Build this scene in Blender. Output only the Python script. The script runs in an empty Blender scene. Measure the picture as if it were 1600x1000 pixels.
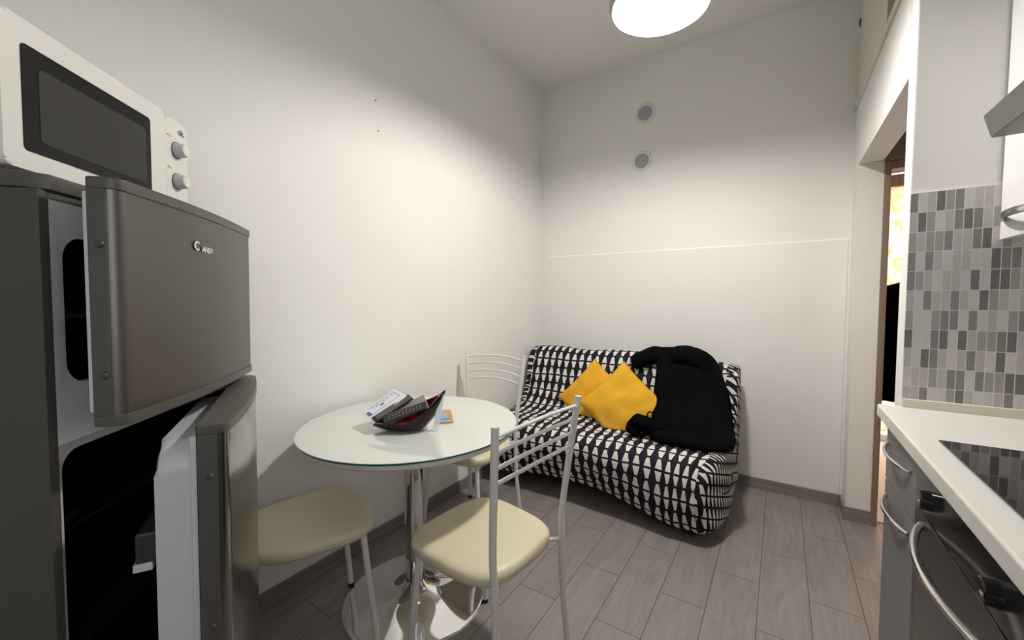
import bpy, bmesh, math, random
from math import sin, cos, pi, radians, atan2, hypot, sqrt
from mathutils import Vector, Matrix, noise
random.seed(7)
S = bpy.context.scene
COL = S.collection

# ------------------------------------------------------------------ camera, world, exposure
F_PX, YAW, PITCH, ROLL, CAM_H = 627.44, 0.5904, 0.0537, -0.0072, 1.256
fw = Vector((-sin(YAW)*cos(PITCH), cos(YAW)*cos(PITCH), -sin(PITCH)))
rt = Vector((cos(YAW), sin(YAW), 0)); up = rt.cross(fw)
r2 = rt*cos(ROLL) + up*sin(ROLL); u2 = up*cos(ROLL) - rt*sin(ROLL)
cd = bpy.data.cameras.new('camera'); cam = bpy.data.objects.new('camera', cd); COL.objects.link(cam)
cd.sensor_width = 36.0; cd.lens = 36.0*F_PX/1600.0; cd.clip_start = 0.02
cam.matrix_world = Matrix(((r2.x, u2.x, -fw.x, 0), (r2.y, u2.y, -fw.y, 0), (r2.z, u2.z, -fw.z, CAM_H), (0, 0, 0, 1)))
S.camera = cam
w = bpy.data.worlds.new('world'); S.world = w; w.use_nodes = True
w.node_tree.nodes['Background'].inputs[0].default_value = (0.75, 0.85, 1, 1)
w.node_tree.nodes['Background'].inputs[1].default_value = 1.0
S.view_settings.view_transform = 'Standard'; S.view_settings.look = 'None'
S.view_settings.gamma = 1.0; S.view_settings.use_curve_mapping = False
S.view_settings.exposure = 0.50
LAMP_STRENGTH = 310.0
WINDOW_STRENGTH = 2.2
SIDE_FILL = 1.9
LAMP_POS = (-0.399, 1.7056); LAMP_Z = 2.40; LAMP_R = 0.183

# room numbers
XL, YB, XR, YT, H = -1.7207, 3.0396, 0.329, 1.767, 2.992
YF, XK = -1.35, 0.87
YJ, SOF = 2.88, 1.965
WT = 0.90

# ------------------------------------------------------------------ helpers
def link(name, me, mat=None, parent=None, smooth=True, ang=35):
    o = bpy.data.objects.new(name, me); COL.objects.link(o)
    if mat is not None:
        for m in (mat if isinstance(mat, (list, tuple)) else [mat]): me.materials.append(m)
    if parent is not None: o.parent = parent
    if smooth:
        me.polygons.foreach_set('use_smooth', [True]*len(me.polygons))
        me.set_sharp_from_angle(angle=radians(ang))
        if ang <= 35:
            wn_ = o.modifiers.new('weighted_normal', 'WEIGHTED_NORMAL'); wn_.keep_sharp = True; wn_.weight = 80
    return o

def obj(name, bm, mat, parent=None, smooth=True, ang=35, recalc=True):
    if recalc: bmesh.ops.recalc_face_normals(bm, faces=bm.faces[:])
    me = bpy.data.meshes.new(name); bm.to_mesh(me); bm.free()
    return link(name, me, mat, parent, smooth, ang)

def thing(name, label, cat, loc=(0, 0, 0), rot=(0, 0, 0), group=None):
    o = bpy.data.objects.new(name, None); COL.objects.link(o); o.empty_display_size = 0.1
    o.location = loc; o.rotation_euler = rot; tag(o, label, cat, group); return o

def tag(o, label, cat, group=None):
    o['label'] = label; o['category'] = cat
    if group: o['group'] = group
    return o

def struct(name, bm, mat, smooth=False):
    o = obj(name, bm, mat, None, smooth); o['kind'] = 'structure'; return o

def dup(root, loc, rotz, label):
    r = root.copy(); COL.objects.link(r); r.location = loc; r.rotation_euler = (0, 0, rotz); r['label'] = label
    for ch in list(root.children):
        c = ch.copy(); COL.objects.link(c); c.parent = r
        for g in list(ch.children):
            d = g.copy(); COL.objects.link(d); d.parent = c
    return r

def box(bm, x0, x1, y0, y1, z0, z1, bev=0, seg=2, M=None, mi=0):
    vs = [bm.verts.new((x, y, z)) for x in (x0, x1) for y in (y0, y1) for z in (z0, z1)]
    fs = []
    for q in ((0, 1, 3, 2), (4, 6, 7, 5), (0, 4, 5, 1), (2, 3, 7, 6), (0, 2, 6, 4), (1, 5, 7, 3)):
        f = bm.faces.new([vs[i] for i in q]); f.material_index = mi; fs.append(f)
    if bev > 0:
        es = list({e for f in fs for e in f.edges})
        r = bmesh.ops.bevel(bm, geom=es, offset=bev, segments=seg, affect='EDGES', profile=0.5)
        vs = list({v for f in r['faces'] for v in f.verts} | {v for v in vs if v.is_valid})
    if M is not None:
        for v in vs: v.co = M @ v.co
    return vs

def bxm(*a, **k):
    bm = bmesh.new(); box(bm, *a, **k); return bm

def tube(bm, pts, rad, n=12, caps=True, flat=1.0, upv=None):
    pts = [Vector(p) for p in pts]; m = len(pts)
    rs = rad if isinstance(rad, (list, tuple)) else [rad]*m
    T = []
    for i in range(m):
        a = pts[max(i-1, 0)]; b = pts[min(i+1, m-1)]; T.append((b-a).normalized())
    u = upv or (Vector((0, 0, 1)) if abs(T[0].z) < .9 else Vector((1, 0, 0)))
    u = (u - T[0]*u.dot(T[0])).normalized(); rings = []
    for i in range(m):
        u = (u - T[i]*u.dot(T[i])).normalized(); v = T[i].cross(u)
        rings.append([bm.verts.new(pts[i] + (u*cos(2*pi*k/n)*flat + v*sin(2*pi*k/n))*rs[i]) for k in range(n)])
    for i in range(m-1):
        for k in range(n):
            bm.faces.new((rings[i][k], rings[i][(k+1) % n], rings[i+1][(k+1) % n], rings[i+1][k]))
    if caps:
        bm.faces.new(rings[0][::-1]); bm.faces.new(rings[-1])
    return rings

def tubem(*a, **k):
    bm = bmesh.new(); tube(bm, *a, **k); return bm

def spline(pts, n):
    """Catmull-Rom through pts, n samples per span"""
    P = [Vector(p) for p in pts]; out = []
    for i in range(len(P)-1):
        a, b, c, d = P[max(i-1, 0)], P[i], P[i+1], P[min(i+2, len(P)-1)]
        for k in range(n):
            t = k/n
            out.append(.5*((2*b) + (c-a)*t + (2*a-5*b+4*c-d)*t*t + (3*b-a-3*c+d)*t**3))
    out.append(P[-1]); return out

def lathe(bm, prof, n=48, cx=0, cy=0, mi=0, close=True):
    rings = []
    for r, z in prof:
        if r < 1e-6: rings.append([bm.verts.new((cx, cy, z))])
        else: rings.append([bm.verts.new((cx+r*cos(2*pi*k/n), cy+r*sin(2*pi*k/n), z)) for k in range(n)])
    for a, b in zip(rings, rings[1:]):
        for k in range(n):
            j = (k+1) % n
            if len(a) == 1 and len(b) == 1: continue
            if len(a) == 1: f = bm.faces.new((a[0], b[j], b[k]))
            elif len(b) == 1: f = bm.faces.new((a[k], a[j], b[0]))
            else: f = bm.faces.new((a[k], a[j], b[j], b[k]))
            f.material_index = mi
    return rings

def lathem(prof, n=48, cx=0, cy=0):
    bm = bmesh.new(); lathe(bm, prof, n, cx, cy); return bm

def prism(bm, poly, z0, z1, bev=0, M=None):
    a = [bm.verts.new((x, y, z0)) for x, y in poly]; b = [bm.verts.new((x, y, z1)) for x, y in poly]
    n = len(poly); fs = [bm.faces.new(a[::-1]), bm.faces.new(b)]
    for i in range(n): bm.faces.new((a[i], a[(i+1) % n], b[(i+1) % n], b[i]))
    vs = a+b
    if bev:
        es = list({e for f in fs for e in f.edges})
        r = bmesh.ops.bevel(bm, geom=es, offset=bev, segments=2, affect='EDGES', profile=.5)
        vs = list({v for f in r['faces'] for v in f.verts} | {v for v in vs if v.is_valid})
    if M is not None:
        for v in vs: v.co = M @ v.co
    return vs

def rrect(x0, x1, y0, y1, r, n=6):
    out = []
    for cx, cy, a0 in ((x1-r, y1-r, 0), (x0+r, y1-r, pi/2), (x0+r, y0+r, pi), (x1-r, y0+r, 1.5*pi)):
        for k in range(n+1):
            a = a0 + pi/2*k/n; out.append((cx+r*cos(a), cy+r*sin(a)))
    return out

def text(name, body, size, mat, parent, M, extrude=0.0004, sx=1.0, offset=0.0):
    c = bpy.data.curves.new(name, 'FONT'); c.body = body; c.size = size; c.extrude = extrude; c.offset = offset
    c.align_x = 'CENTER'; c.align_y = 'CENTER'
    t = bpy.data.objects.new(name, c); COL.objects.link(t)
    dg = bpy.context.evaluated_depsgraph_get(); me = bpy.data.meshes.new_from_object(t.evaluated_get(dg))
    bpy.data.objects.remove(t); me.materials.clear()
    me.transform(M @ Matrix.Diagonal((sx, 1, 1, 1)))
    return link(name, me, mat, parent, False)

# ------------------------------------------------------------------ materials
def pmat(name, col, rough=.5, metal=0, spec=.5, coat=0, **k):
    m = bpy.data.materials.new(name); m.use_nodes = True
    b = m.node_tree.nodes['Principled BSDF']
    b.inputs['Base Color'].default_value = (*col, 1); b.inputs['Roughness'].default_value = rough
    b.inputs['Metallic'].default_value = metal; b.inputs['Specular IOR Level'].default_value = spec
    b.inputs['Coat Weight'].default_value = coat
    for kk, v in k.items(): b.inputs[kk.replace('_', ' ')].default_value = v
    return m

class N:
    def __init__(s, m): s.m = m; s.t = m.node_tree; s.b = s.t.nodes['Principled BSDF']
    def n(s, typ, **k):
        x = s.t.nodes.new(typ)
        for a, v in k.items(): setattr(x, a, v)
        return x
    def l(s, a, b): s.t.links.new(a, b)
    def math(s, op, a, b=None, c=None):
        x = s.n('ShaderNodeMath', operation=op)
        for i, v in enumerate((a, b, c)):
            if v is None: continue
            if isinstance(v, (int, float)): x.inputs[i].default_value = v
            else: s.l(v, x.inputs[i])
        return x.outputs[0]
    def coords(s, kind='Object'): return s.n('ShaderNodeTexCoord').outputs[kind]
    def sep(s, v):
        x = s.n('ShaderNodeSeparateXYZ'); s.l(v, x.inputs[0]); return x.outputs
    def comb(s, x, y, z):
        c = s.n('ShaderNodeCombineXYZ')
        for i, v in enumerate((x, y, z)):
            if isinstance(v, (int, float)): c.inputs[i].default_value = v
            else: s.l(v, c.inputs[i])
        return c.outputs[0]
    def noise(s, vec, scale, detail=3, rough=.5):
        x = s.n('ShaderNodeTexNoise'); x.inputs['Scale'].default_value = scale
        x.inputs['Detail'].default_value = detail; x.inputs['Roughness'].default_value = rough
        s.l(vec, x.inputs['Vector']); return x.outputs[0]
    def ramp(s, fac, stops, interp='LINEAR'):
        r = s.n('ShaderNodeValToRGB'); r.color_ramp.interpolation = interp
        e = r.color_ramp.elements
        while len(e) < len(stops): e.new(.5)
        for el, (p, c) in zip(e, stops): el.position = p; el.color = (*c, 1)
        s.l(fac, r.inputs[0]); return r.outputs[0]
    def mix(s, fac, a, b, blend='MIX'):
        x = s.n('ShaderNodeMix', data_type='RGBA', blend_type=blend)
        for i, v in ((0, fac), (6, a), (7, b)):
            if isinstance(v, (int, float)): x.inputs[i].default_value = v
            elif isinstance(v, tuple): x.inputs[i].default_value = (*v, 1)
            else: s.l(v, x.inputs[i])
        return x.outputs[2]
    def bump(s, h, strength=.2, dist=.002):
        x = s.n('ShaderNodeBump'); x.inputs['Strength'].default_value = strength
        x.inputs['Distance'].default_value = dist; s.l(h, x.inputs['Height']); s.l(x.outputs[0], s.b.inputs['Normal'])
    def color(s, c): s.l(c, s.b.inputs['Base Color'])

def wall_mat(name, col, spots=()):
    m = pmat(name, col, .85, spec=.2); n = N(m); co = n.coords()
    a = n.noise(co, 2.2, 4); b = n.noise(co, 60, 3)
    c = n.mix(n.math('MULTIPLY', a, .12), col, tuple(x*.86 for x in col))
    for (px, py, pz, r) in spots:
        d = n.n('ShaderNodeVectorMath', operation='DISTANCE'); n.l(co, d.inputs[0]); d.inputs[1].default_value = (px, py, pz)
        c = n.mix(n.math('LESS_THAN', d.outputs['Value'], r), c, (.12, .1, .09))
    n.color(c); n.bump(n.math('ADD', n.math('MULTIPLY', a, 3.0), n.math('MULTIPLY', b, .3)), .25, .004)
    return m
WC = (.885, .872, .845)
M_left = wall_mat('plaster_left', WC, [(XL, 1.349, 2.256, .0045), (XL, 1.36, 2.11, .0045), (XL, 2.60, 2.02, .004), (XL, 2.60, 1.78, .004)])
M_wall = wall_mat('plaster', WC)
M_ceil = wall_mat('ceiling_paint', (.89, .875, .845))
M_trimw = pmat('cream_paint', (.74, .71, .64), .55)

def mk_floor():
    m = pmat('wood_look_tile', (.3, .27, .25), .38); n = N(m); co = n.coords(); x, y, z = n.sep(co)
    W, L = .1755, .572
    u = n.math('DIVIDE', n.math('ADD', x, .05+W*40), W); row = n.math('FLOOR', u)
    par = n.math('MODULO', row, 2.0)
    v = n.math('ADD', n.math('DIVIDE', n.math('ADD', y, L*20-2.29), L), n.math('MULTIPLY', par, .5)); cell = n.math('FLOOR', v)
    fu = n.math('FRACT', u); fv = n.math('FRACT', v)
    du = n.math('MULTIPLY', n.math('MINIMUM', fu, n.math('SUBTRACT', 1.0, fu)), W)
    dv = n.math('MULTIPLY', n.math('MINIMUM', fv, n.math('SUBTRACT', 1.0, fv)), L)
    g = n.math('LESS_THAN', n.math('MINIMUM', du, dv), .0016)
    wn = n.n('ShaderNodeTexWhiteNoise', noise_dimensions='2D'); n.l(n.comb(row, cell, 0), wn.inputs['Vector'])
    gv = n.comb(n.math('ADD', n.math('MULTIPLY', x, 9.0), n.math('MULTIPLY', wn.outputs['Value'], 37.0)), n.math('MULTIPLY', y, 1.6), 0)
    d = n.n('ShaderNodeTexNoise'); d.inputs['Scale'].default_value = 1.6; d.inputs['Detail'].default_value = 6
    d.inputs['Roughness'].default_value = .6; d.inputs['Distortion'].default_value = 1.3; n.l(gv, d.inputs['Vector'])
    fine = n.noise(n.comb(n.math('MULTIPLY', x, 120.0), n.math('MULTIPLY', y, 5.0), 0), 1.0, 3)
    c = n.ramp(d.outputs[0], [(.28, (.185, .162, .152)), (.5, (.255, .228, .216)), (.72, (.32, .292, .278))])
    c = n.mix(.35, c, n.ramp(fine, [(.3, (.17, .15, .14)), (.7, (.34, .31, .295))]))
    c = n.mix(n.math('MULTIPLY', wn.outputs['Value'], .22), c, (.33, .30, .285))
    c = n.mix(g, c, (.075, .065, .06))
    n.color(c); n.bump(n.math('SUBTRACT', n.math('MULTIPLY', d.outputs[0], .3), n.math('MULTIPLY', g, 1.0)), .35, .0015)
    return m
M_floor = mk_floor()

def mk_skirt():
    m = pmat('grey_wood_skirting', (.25, .22, .2), .45); n = N(m); co = n.coords(); x, y, z = n.sep(co)
    a = n.noise(n.comb(n.math('MULTIPLY', x, 3.0), n.math('MULTIPLY', y, 3.0), n.math('MULTIPLY', z, 60.0)), 1.5, 4)
    s = n.math('ADD', x, y)
    g = n.math('LESS_THAN', n.math('FRACT', n.math('DIVIDE', s, .575)), .004)
    n.color(n.mix(g, n.ramp(a, [(.3, (.19, .165, .152)), (.7, (.30, .27, .25))]), (.08, .07, .06))); return m
M_skirt = mk_skirt()

def mk_tiles():
    m = pmat('mosaic_tile', (.4, .4, .4), .3); n = N(m); co = n.coords(); x, y, z = n.sep(co)
    W, Hh = .01975, .0607
    u = n.math('DIVIDE', n.math('SUBTRACT', x, XR-W*50), W); v = n.math('DIVIDE', n.math('SUBTRACT', 1.5745+Hh*20, z), Hh)
    cu = n.math('FLOOR', u); cv = n.math('FLOOR', v); fu = n.math('FRACT', u); fv = n.math('FRACT', v)
    du = n.math('MULTIPLY', n.math('MINIMUM', fu, n.math('SUBTRACT', 1.0, fu)), W)
    dv = n.math('MULTIPLY', n.math('MINIMUM', fv, n.math('SUBTRACT', 1.0, fv)), Hh)
    g = n.math('LESS_THAN', n.math('MINIMUM', du, dv), .0011)
    wn = n.n('ShaderNodeTexWhiteNoise', noise_dimensions='2D'); n.l(n.comb(cu, cv, 0), wn.inputs['Vector'])
    c = n.ramp(wn.outputs['Value'], [(0, (.125, .113, .108)), (.19, (.225, .208, .20)), (.38, (.36, .34, .33)), (.54, (.53, .51, .50)), (.74, (.66, .64, .63))], 'CONSTANT')
    st = n.noise(n.comb(n.math('MULTIPLY', x, 300.0), 0, n.math('MULTIPLY', z, 12.0)), 1.0, 2)
    c = n.mix(n.math('MULTIPLY', st, .3), c, (.50, .48, .465))
    c = n.mix(g, c, (.70, .68, .66)); n.color(c)
    n.bump(n.math('MULTIPLY', g, -1.0), .4, .001); return m
M_tiles = mk_tiles()

def mk_pattern():
    m = pmat('black_white_trapezoid_cotton', (.02, .02, .03), .85, spec=.2); n = N(m)
    uv = n.n('ShaderNodeUVMap'); uv.uv_map = 'UVMap'; x, y, z = n.sep(uv.outputs[0])
    P, V = .0585, .122
    u = n.math('DIVIDE', x, P); v = n.math('DIVIDE', y, V)
    fu = n.math('SUBTRACT', n.math('FRACT', n.math('ADD', u, 100.0)), .5); fv = n.math('SUBTRACT', n.math('FRACT', n.math('ADD', v, 100.0)), .5)
    av = n.math('MULTIPLY', n.math('ABSOLUTE', fv), 2.0)      # 0 at the line, 1 at the gap
    wob = n.noise(uv.outputs[0], 55, 2)
    hw = n.math('ADD', n.math('SUBTRACT', .345, n.math('MULTIPLY', av, .245)), n.math('MULTIPLY', n.math('SUBTRACT', wob, .5), .07))
    ins = n.math('LESS_THAN', n.math('ABSOLUTE', n.math('SUBTRACT', fu, n.math('MULTIPLY', fv, .05))), hw)
    ok = n.math('MULTIPLY', n.math('GREATER_THAN', av, .10), n.math('LESS_THAN', av, .89))
    f = n.math('MULTIPLY', ins, ok)
    c = n.mix(f, (.011, .011, .018), (.76, .73, .68)); n.color(c)
    n.bump(n.noise(uv.outputs[0], 900, 1), .15, .001); return m
M_pattern = mk_pattern()

def fabric(name, col, scale=400, bump=.25, var=.12):
    m = pmat(name, col, .9, spec=.15); n = N(m); co = n.coords()
    n.color(n.mix(n.math('MULTIPLY', n.noise(co, 9, 4), var*2), col, tuple(c*.7 for c in col)))
    n.bump(n.noise(co, scale, 2), bump, .001); return m
M_yellow = fabric('mustard_cotton', (.80, .43, .035))
M_black = fabric('black_wool', (.0030, .0030, .0034), 250, .4)
M_black.node_tree.nodes['Principled BSDF'].inputs['Specular IOR Level'].default_value = .03
M_black.node_tree.nodes['Principled BSDF'].inputs['Sheen Weight'].default_value = .0
M_vinyl = pmat('cream_vinyl', (.72, .66, .47), .42); _n = N(M_vinyl); _n.bump(_n.noise(_n.coords(), 260, 2), .08, .001)
M_white_metal = pmat('white_enamel', (.78, .77, .76), .3, coat=.3)
M_rubber = pmat('black_rubber', (.012, .012, .012), .6)
M_chrome = pmat('chrome', (.86, .86, .87), .04, 1)
M_hchrome = pmat('handle_chrome', (.75, .74, .72), .14, 1)
def brushed(name, col, rough, sx, sz):
    m = pmat(name, col, rough, 1); n = N(m); x, y, z = n.sep(n.coords())
    s = n.noise(n.comb(n.math('MULTIPLY', x, sx), n.math('MULTIPLY', y, sx), n.math('MULTIPLY', z, sz)), 1.0, 3)
    n.color(n.mix(s, tuple(c*.9 for c in col), tuple(min(1, c*1.08) for c in col)))
    n.l(n.math('ADD', n.math('MULTIPLY', s, .10), rough-.05), n.b.inputs['Roughness']); return m
M_steel = brushed('silver_door_finish', (.142, .136, .128), .40, 3, 500)
M_steel_gl = brushed('silver_door_finish_glossy', (.28, .27, .255), .20, 3, 300)
M_hood = brushed('brushed_steel', (.20, .195, .19), .35, 3, 300)
M_fr_body = pmat('dark_grey_lacquer', (.060, .056, .047), .5)
M_fr_trim = pmat('grey_plastic_trim', (.078, .073, .065), .42)
M_liner = pmat('white_liner', (.60, .60, .63), .4)
M_cavity = pmat('cavity_shade_black', (.012, .012, .013), .25)  # near-black put in for the shade inside the unlit refrigerator
M_bin = pmat('grey_bin_plastic', (.035, .035, .035), .3)
M_mw = pmat('warm_white_plastic', (.80, .79, .745), .35)
M_mwglass = pmat('black_window_glass', (.010, .010, .009), .25, spec=.25)
M_mwmesh = pmat('dark_mesh_screen', (.032, .032, .030), .35, spec=.25)
M_knob = pmat('light_grey_plastic', (.50, .50, .50), .35)
M_ink = pmat('grey_print', (.10, .10, .10), .5)
M_ink_light = pmat('pale_grey_print', (.33, .33, .32), .5)
M_logo = pmat('silver_letters', (.80, .78, .75), .25, .6)
M_glass_top = pmat('white_back_painted_glass', (.74, .77, .715), .07, coat=.6)
M_teal = pmat('green_glass_edge', (.02, .13, .135), .1)
M_cream = pmat('cream_laminate', (.72, .70, .63), .4)
M_worktop = pmat('cream_worktop', (.76, .74, .70), .38); _n = N(M_worktop); _n.bump(_n.noise(_n.coords(), 300, 2), .05, .001)
M_cab = pmat('grey_cabinet_lacquer', (.175, .178, .178), .35)
M_upstand = pmat('cream_upstand', (.76, .71, .60), .45)
M_cabin = pmat('cabinet_side', (.10, .10, .10), .5)
M_cabw = pmat('white_cabinet_lacquer', (.80, .79, .78), .3)
M_oven = pmat('black_oven_glass', (.012, .012, .012), .12)
M_ovensteel = brushed('dark_steel', (.16, .155, .15), .3, 3, 300)
M_hob = pmat('hob_glass', (.008, .008, .009), .04, coat=.5)
M_brown = pmat('brown_wood', (.23, .145, .088), .5); _n = N(M_brown); _x, _y, _z = _n.sep(_n.coords())
_n.color(_n.ramp(_n.noise(_n.comb(_n.math('MULTIPLY', _x, 40.0), _n.math('MULTIPLY', _y, 40.0), _n.math('MULTIPLY', _z, 2.0)), 1.0, 3), [(.3, (.21, .15, .105)), (.7, (.28, .205, .15))]))
M_bedfloor = pmat('daylight_white_glossy_floor', (.88, .87, .84), .25)  # white put in for the daylight glare on the bedroom floor
M_dark = pmat('loft_shade_board', (.012, .007, .004), .9)  # near-black boards stand in for the shade in the open loft
M_ventm = pmat('vent_mesh', (.36, .39, .42), .6); _n = N(M_ventm); _n.bump(_n.noise(_n.coords(), 500, 1), .4, .001)
M_ring = pmat('vent_ring', (.78, .77, .74), .6)
M_bowl = pmat('black_ceramic', (.006, .005, .005), .18, coat=.08, spec=.25)
M_red = pmat('red_glaze', (.23, .008, .010), .12, coat=.6)
M_remote = pmat('black_plastic', (.016, .016, .017), .4)
M_key = pmat('grey_rubber_key', (.10, .10, .10), .5)
M_greyface = pmat('grey_satin_face', (.24, .225, .22), .35)
M_paper = pmat('white_paper', (.88, .89, .91), .7)
M_blue = pmat('blue_print', (.10, .16, .48), .7)
M_lampmetal = pmat('lamp_grey_metal', (.55, .53, .50), .35, .3)
M_lampin = pmat('lamp_white_inside', (.85, .84, .82), .5)
M_film = pmat('clear_plastic', (.9, .91, .9), .15, Transmission_Weight=.6, IOR=1.2)
def mk_cork():
    m = pmat('cork', (.55, .33, .16), .8); n = N(m); co = n.coords()
    n.color(n.ramp(n.noise(co, 260, 3), [(.35, (.40, .22, .10)), (.6, (.62, .38, .20))])); return m
M_cork = mk_cork()
M_sky_blue = pmat('pale_blue_print', (.20, .42, .66), .6)
def emis(name, col, st):
    m = bpy.data.materials.new(name); m.use_nodes = True; t = m.node_tree; t.nodes.clear()
    e = t.nodes.new('ShaderNodeEmission'); o = t.nodes.new('ShaderNodeOutputMaterial')
    e.inputs[0].default_value = (*col, 1); e.inputs[1].default_value = st; t.links.new(e.outputs[0], o.inputs[0]); return m
M_lamp = emis('lamp_diffuser', (1.0, .955, .90), LAMP_STRENGTH)
M_side = emis('side_fill_light', (.95, .97, 1.0), SIDE_FILL)  # glow of the added fill panel
M_day = emis('daylight_pane', (1.0, .98, .96), WINDOW_STRENGTH)
def mk_curtain():
    m = pmat('orange_print_voile', (.9, .5, .25), .9, spec=.1); n = N(m); co = n.coords()
    a = n.noise(co, 13, 3, .6)
    c = n.ramp(a, [(.36, (.93, .86, .78)), (.52, (.90, .55, .33)), (.66, (.82, .36, .16))]); n.color(c)
    t = n.n('ShaderNodeBsdfTranslucent'); n.l(c, t.inputs[0]); mx = n.n('ShaderNodeMixShader'); mx.inputs[0].default_value = .75
    n.l(n.b.outputs[0], mx.inputs[1]); n.l(t.outputs[0], mx.inputs[2]); n.l(mx.outputs[0], n.t.nodes['Material Output'].inputs[0]); return m
M_curtain = mk_curtain()

# ------------------------------------------------------------------ room shell
struct('floor', bxm(XL-.1, 2.6, YF-.1, 4.8, -.08, 0), M_floor)
bm = bmesh.new(); box(bm, XL-.1, XK+.1, YF-.1, YB+.1, H, H+.08); struct('ceiling', bm, M_ceil)
struct('wall_left', bxm(XL-.1, XL, YF-.1, YB+.1, 0, H), M_left)
struct('wall_back', bxm(XL, XR+.1, YB, YB+.14, 0, H), M_wall)
struct('wall_front', bxm(XL, XK+.1, YF-.1, YF, 0, H), M_wall)
bm = bmesh.new()
box(bm, XK, XK+.1, YF, -1.20, 0, H); box(bm, XK, XK+.1, -.10, YT, 0, H); box(bm, XK, XK+.1, -1.20, -.10, 0, 1.05); box(bm, XK, XK+.1, -1.20, -.10, 2.30, H)
struct('wall_right', bm, M_wall)
struct('fill_panel', bxm(XK+.06, XK+.07, -1.20, -.10, 1.05, 2.30), M_side)  # unseen glowing panel added behind the camera as soft fill light
# plaster panel below the ridge line on the back wall
bm = bmesh.new()
vs = [(-1.66, 1.608), (.318, 1.592), (.318, .0), (-1.66, .0)]
a = [bm.verts.new((x, YB, z)) for x, z in vs]; b = [bm.verts.new((x+(.003 if i in (0, 3) else -.004 if x > 0 else 0), YB-.007, z-(.009 if i < 2 else 0))) for i, (x, z) in enumerate(vs)]
bm.faces.new(b)
for i in range(4): bm.faces.new((a[i], a[(i+1) % 4], b[(i+1) % 4], b[i]))
struct('trim_1', bm, M_wall)
# end wall of the kitchen run (faces the camera) with its mosaic
bm = bmesh.new(); box(bm, XR, XK+.1, YT, YT+.085, 0, H, .006, 2)
struct('wall_kitchen_end', bm, M_wall, True)
struct('trim_2', bxm(XR+.002, XK, YT-.006, YT+.002, .925, 1.5745), M_tiles)
# doorway: lintel wall, jamb wall, low ceiling over the passage
bm = bmesh.new(); box(bm, XR, XR+.10, YT+.085, YB+.1, SOF, 2.300); struct('wall_lintel', bm, M_wall)
bm = bmesh.new(); box(bm, XR, .437, YJ, YB+.14, 0, SOF); struct('wall_jamb', bm, M_wall)
struct('ceiling_passage', bxm(XR+.10, 1.30, YT+.085, YB+.14, 2.24, 2.29), M_wall)
struct('wall_passage_right', bxm(1.30, 1.40, YT+.085, YJ, 0, 2.29), M_wall)
struct('wall_passage_near', bxm(XK+.1, 1.40, YT+.02, YT+.085, 0, 2.29), M_wall)
struct('wall_passage_far', bxm(1.18, 1.40, YJ, YB+.14, 0, 2.29), M_wall)
# brown door frame across the passage
bm = bmesh.new()
box(bm, .435, .462, YJ-.012, YJ+.05, 0, 1.955, .003)
box(bm, .435, .452, YJ+.05, YB+.139, 0, 1.955, .002)
box(bm, 1.142, 1.18, YJ-.012, YB+.139, 0, 1.955, .003)
box(bm, .462, 1.142, YJ-.010, YB-.05, 1.915, 1.956, .003)
box(bm, .435, 1.18, YJ-.014, YB-.05, 1.957, 2.238, .003)
struct('trim_3', bm, M_brown, True)
# bedroom beyond
struct('wall_bedroom_left', bxm(.20, .30, YB+.14, 4.7, 0, 2.7), M_wall)
struct('wall_bedroom_right', bxm(2.5, 2.6, YB+.14, 4.7, 0, 2.7), M_wall)
struct('wall_bedroom_near', bxm(1.30, 2.5, YB+.04, YB+.14, 0, 2.7), M_wall)
struct('wall_bedroom_header', bxm(.30, 1.30, YB+.14, YB+.16, 2.03, 2.7), M_wall)
struct('ceiling_bedroom', bxm(.20, 2.6, YB+.04, 4.8, 2.7, 2.78), M_ceil)
bm = bmesh.new(); box(bm, .20, .36, 4.6, 4.7, 0, 2.7); box(bm, 1.75, 2.6, 4.6, 4.7, 0, 2.7); box(bm, .36, 1.75, 4.6, 4.7, 2.36, 2.7); box(bm, .36, 1.75, 4.6, 4.7, 0, .06)
struct('wall_bedroom_far', bm, M_wall)
bm = bmesh.new(); box(bm, .36, 1.75, 4.66, 4.67, .06, 2.36); struct('floor_bedroom', bxm(.452, 2.5, YJ+.05, 4.6, -.02, .003), M_bedfloor)
struct('window_1', bm, M_day)
# skirting
struct('baseboard_left', bxm(XL, XL+.011, YF, YB-.012, 0, .0717, .0015, 1), M_skirt)
struct('baseboard_back', bxm(XL+.011, XR-.012, YB-.019, YB-.006, 0, .0717, .0015, 1), M_skirt)
bm = bmesh.new(); box(bm, XR-.012, .437, YJ-.012, YJ, 0, .0717, .0015, 1); box(bm, XR-.012, XR, YJ, YB-.006, 0, .0717, .0015, 1)
struct('baseboard_jamb', bm, M_skirt)

# loft cupboard over the doorway
lc = thing('loft_cupboard', 'cream painted loft cupboard built in high above the doorway, one side open and dark', 'cupboard', (XR, 2.4, 2.30))
Y0, Y1 = YT+.085-2.4, YB-2.4
bm = bmesh.new(); ZT = H-2.30-.002
box(bm, .02, .10, Y0, Y0+.02, 0.001, ZT); box(bm, .02, .10, Y1-.02, Y1-.001, .001, ZT); box(bm, .02, .98, Y0, Y1-.001, 0.001, .012)
box(bm, .09, .10, Y0, Y1-.001, .012, ZT)
obj('carcass', bm, M_dark, lc, False)
bm = bmesh.new()
box(bm, -.010, .02, Y0, Y1-.001, .004, .030, .002); box(bm, -.006, .02, .545, Y1-.001, .030, ZT, .002)
box(bm, -.006, .02, Y0, Y0+.04, .030, ZT, .002)
obj('frame', bm, M_trimw, lc)
bm = bmesh.new(); box(bm, -.004, .018, .285, .538, .034, ZT, .002); obj('door', bm, M_trimw, lc)
bm = bmesh.new(); box(bm, -.008, .018, -.195, .281, .034, ZT, .002)
obj('door', bm, M_trimw, lc)
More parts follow.
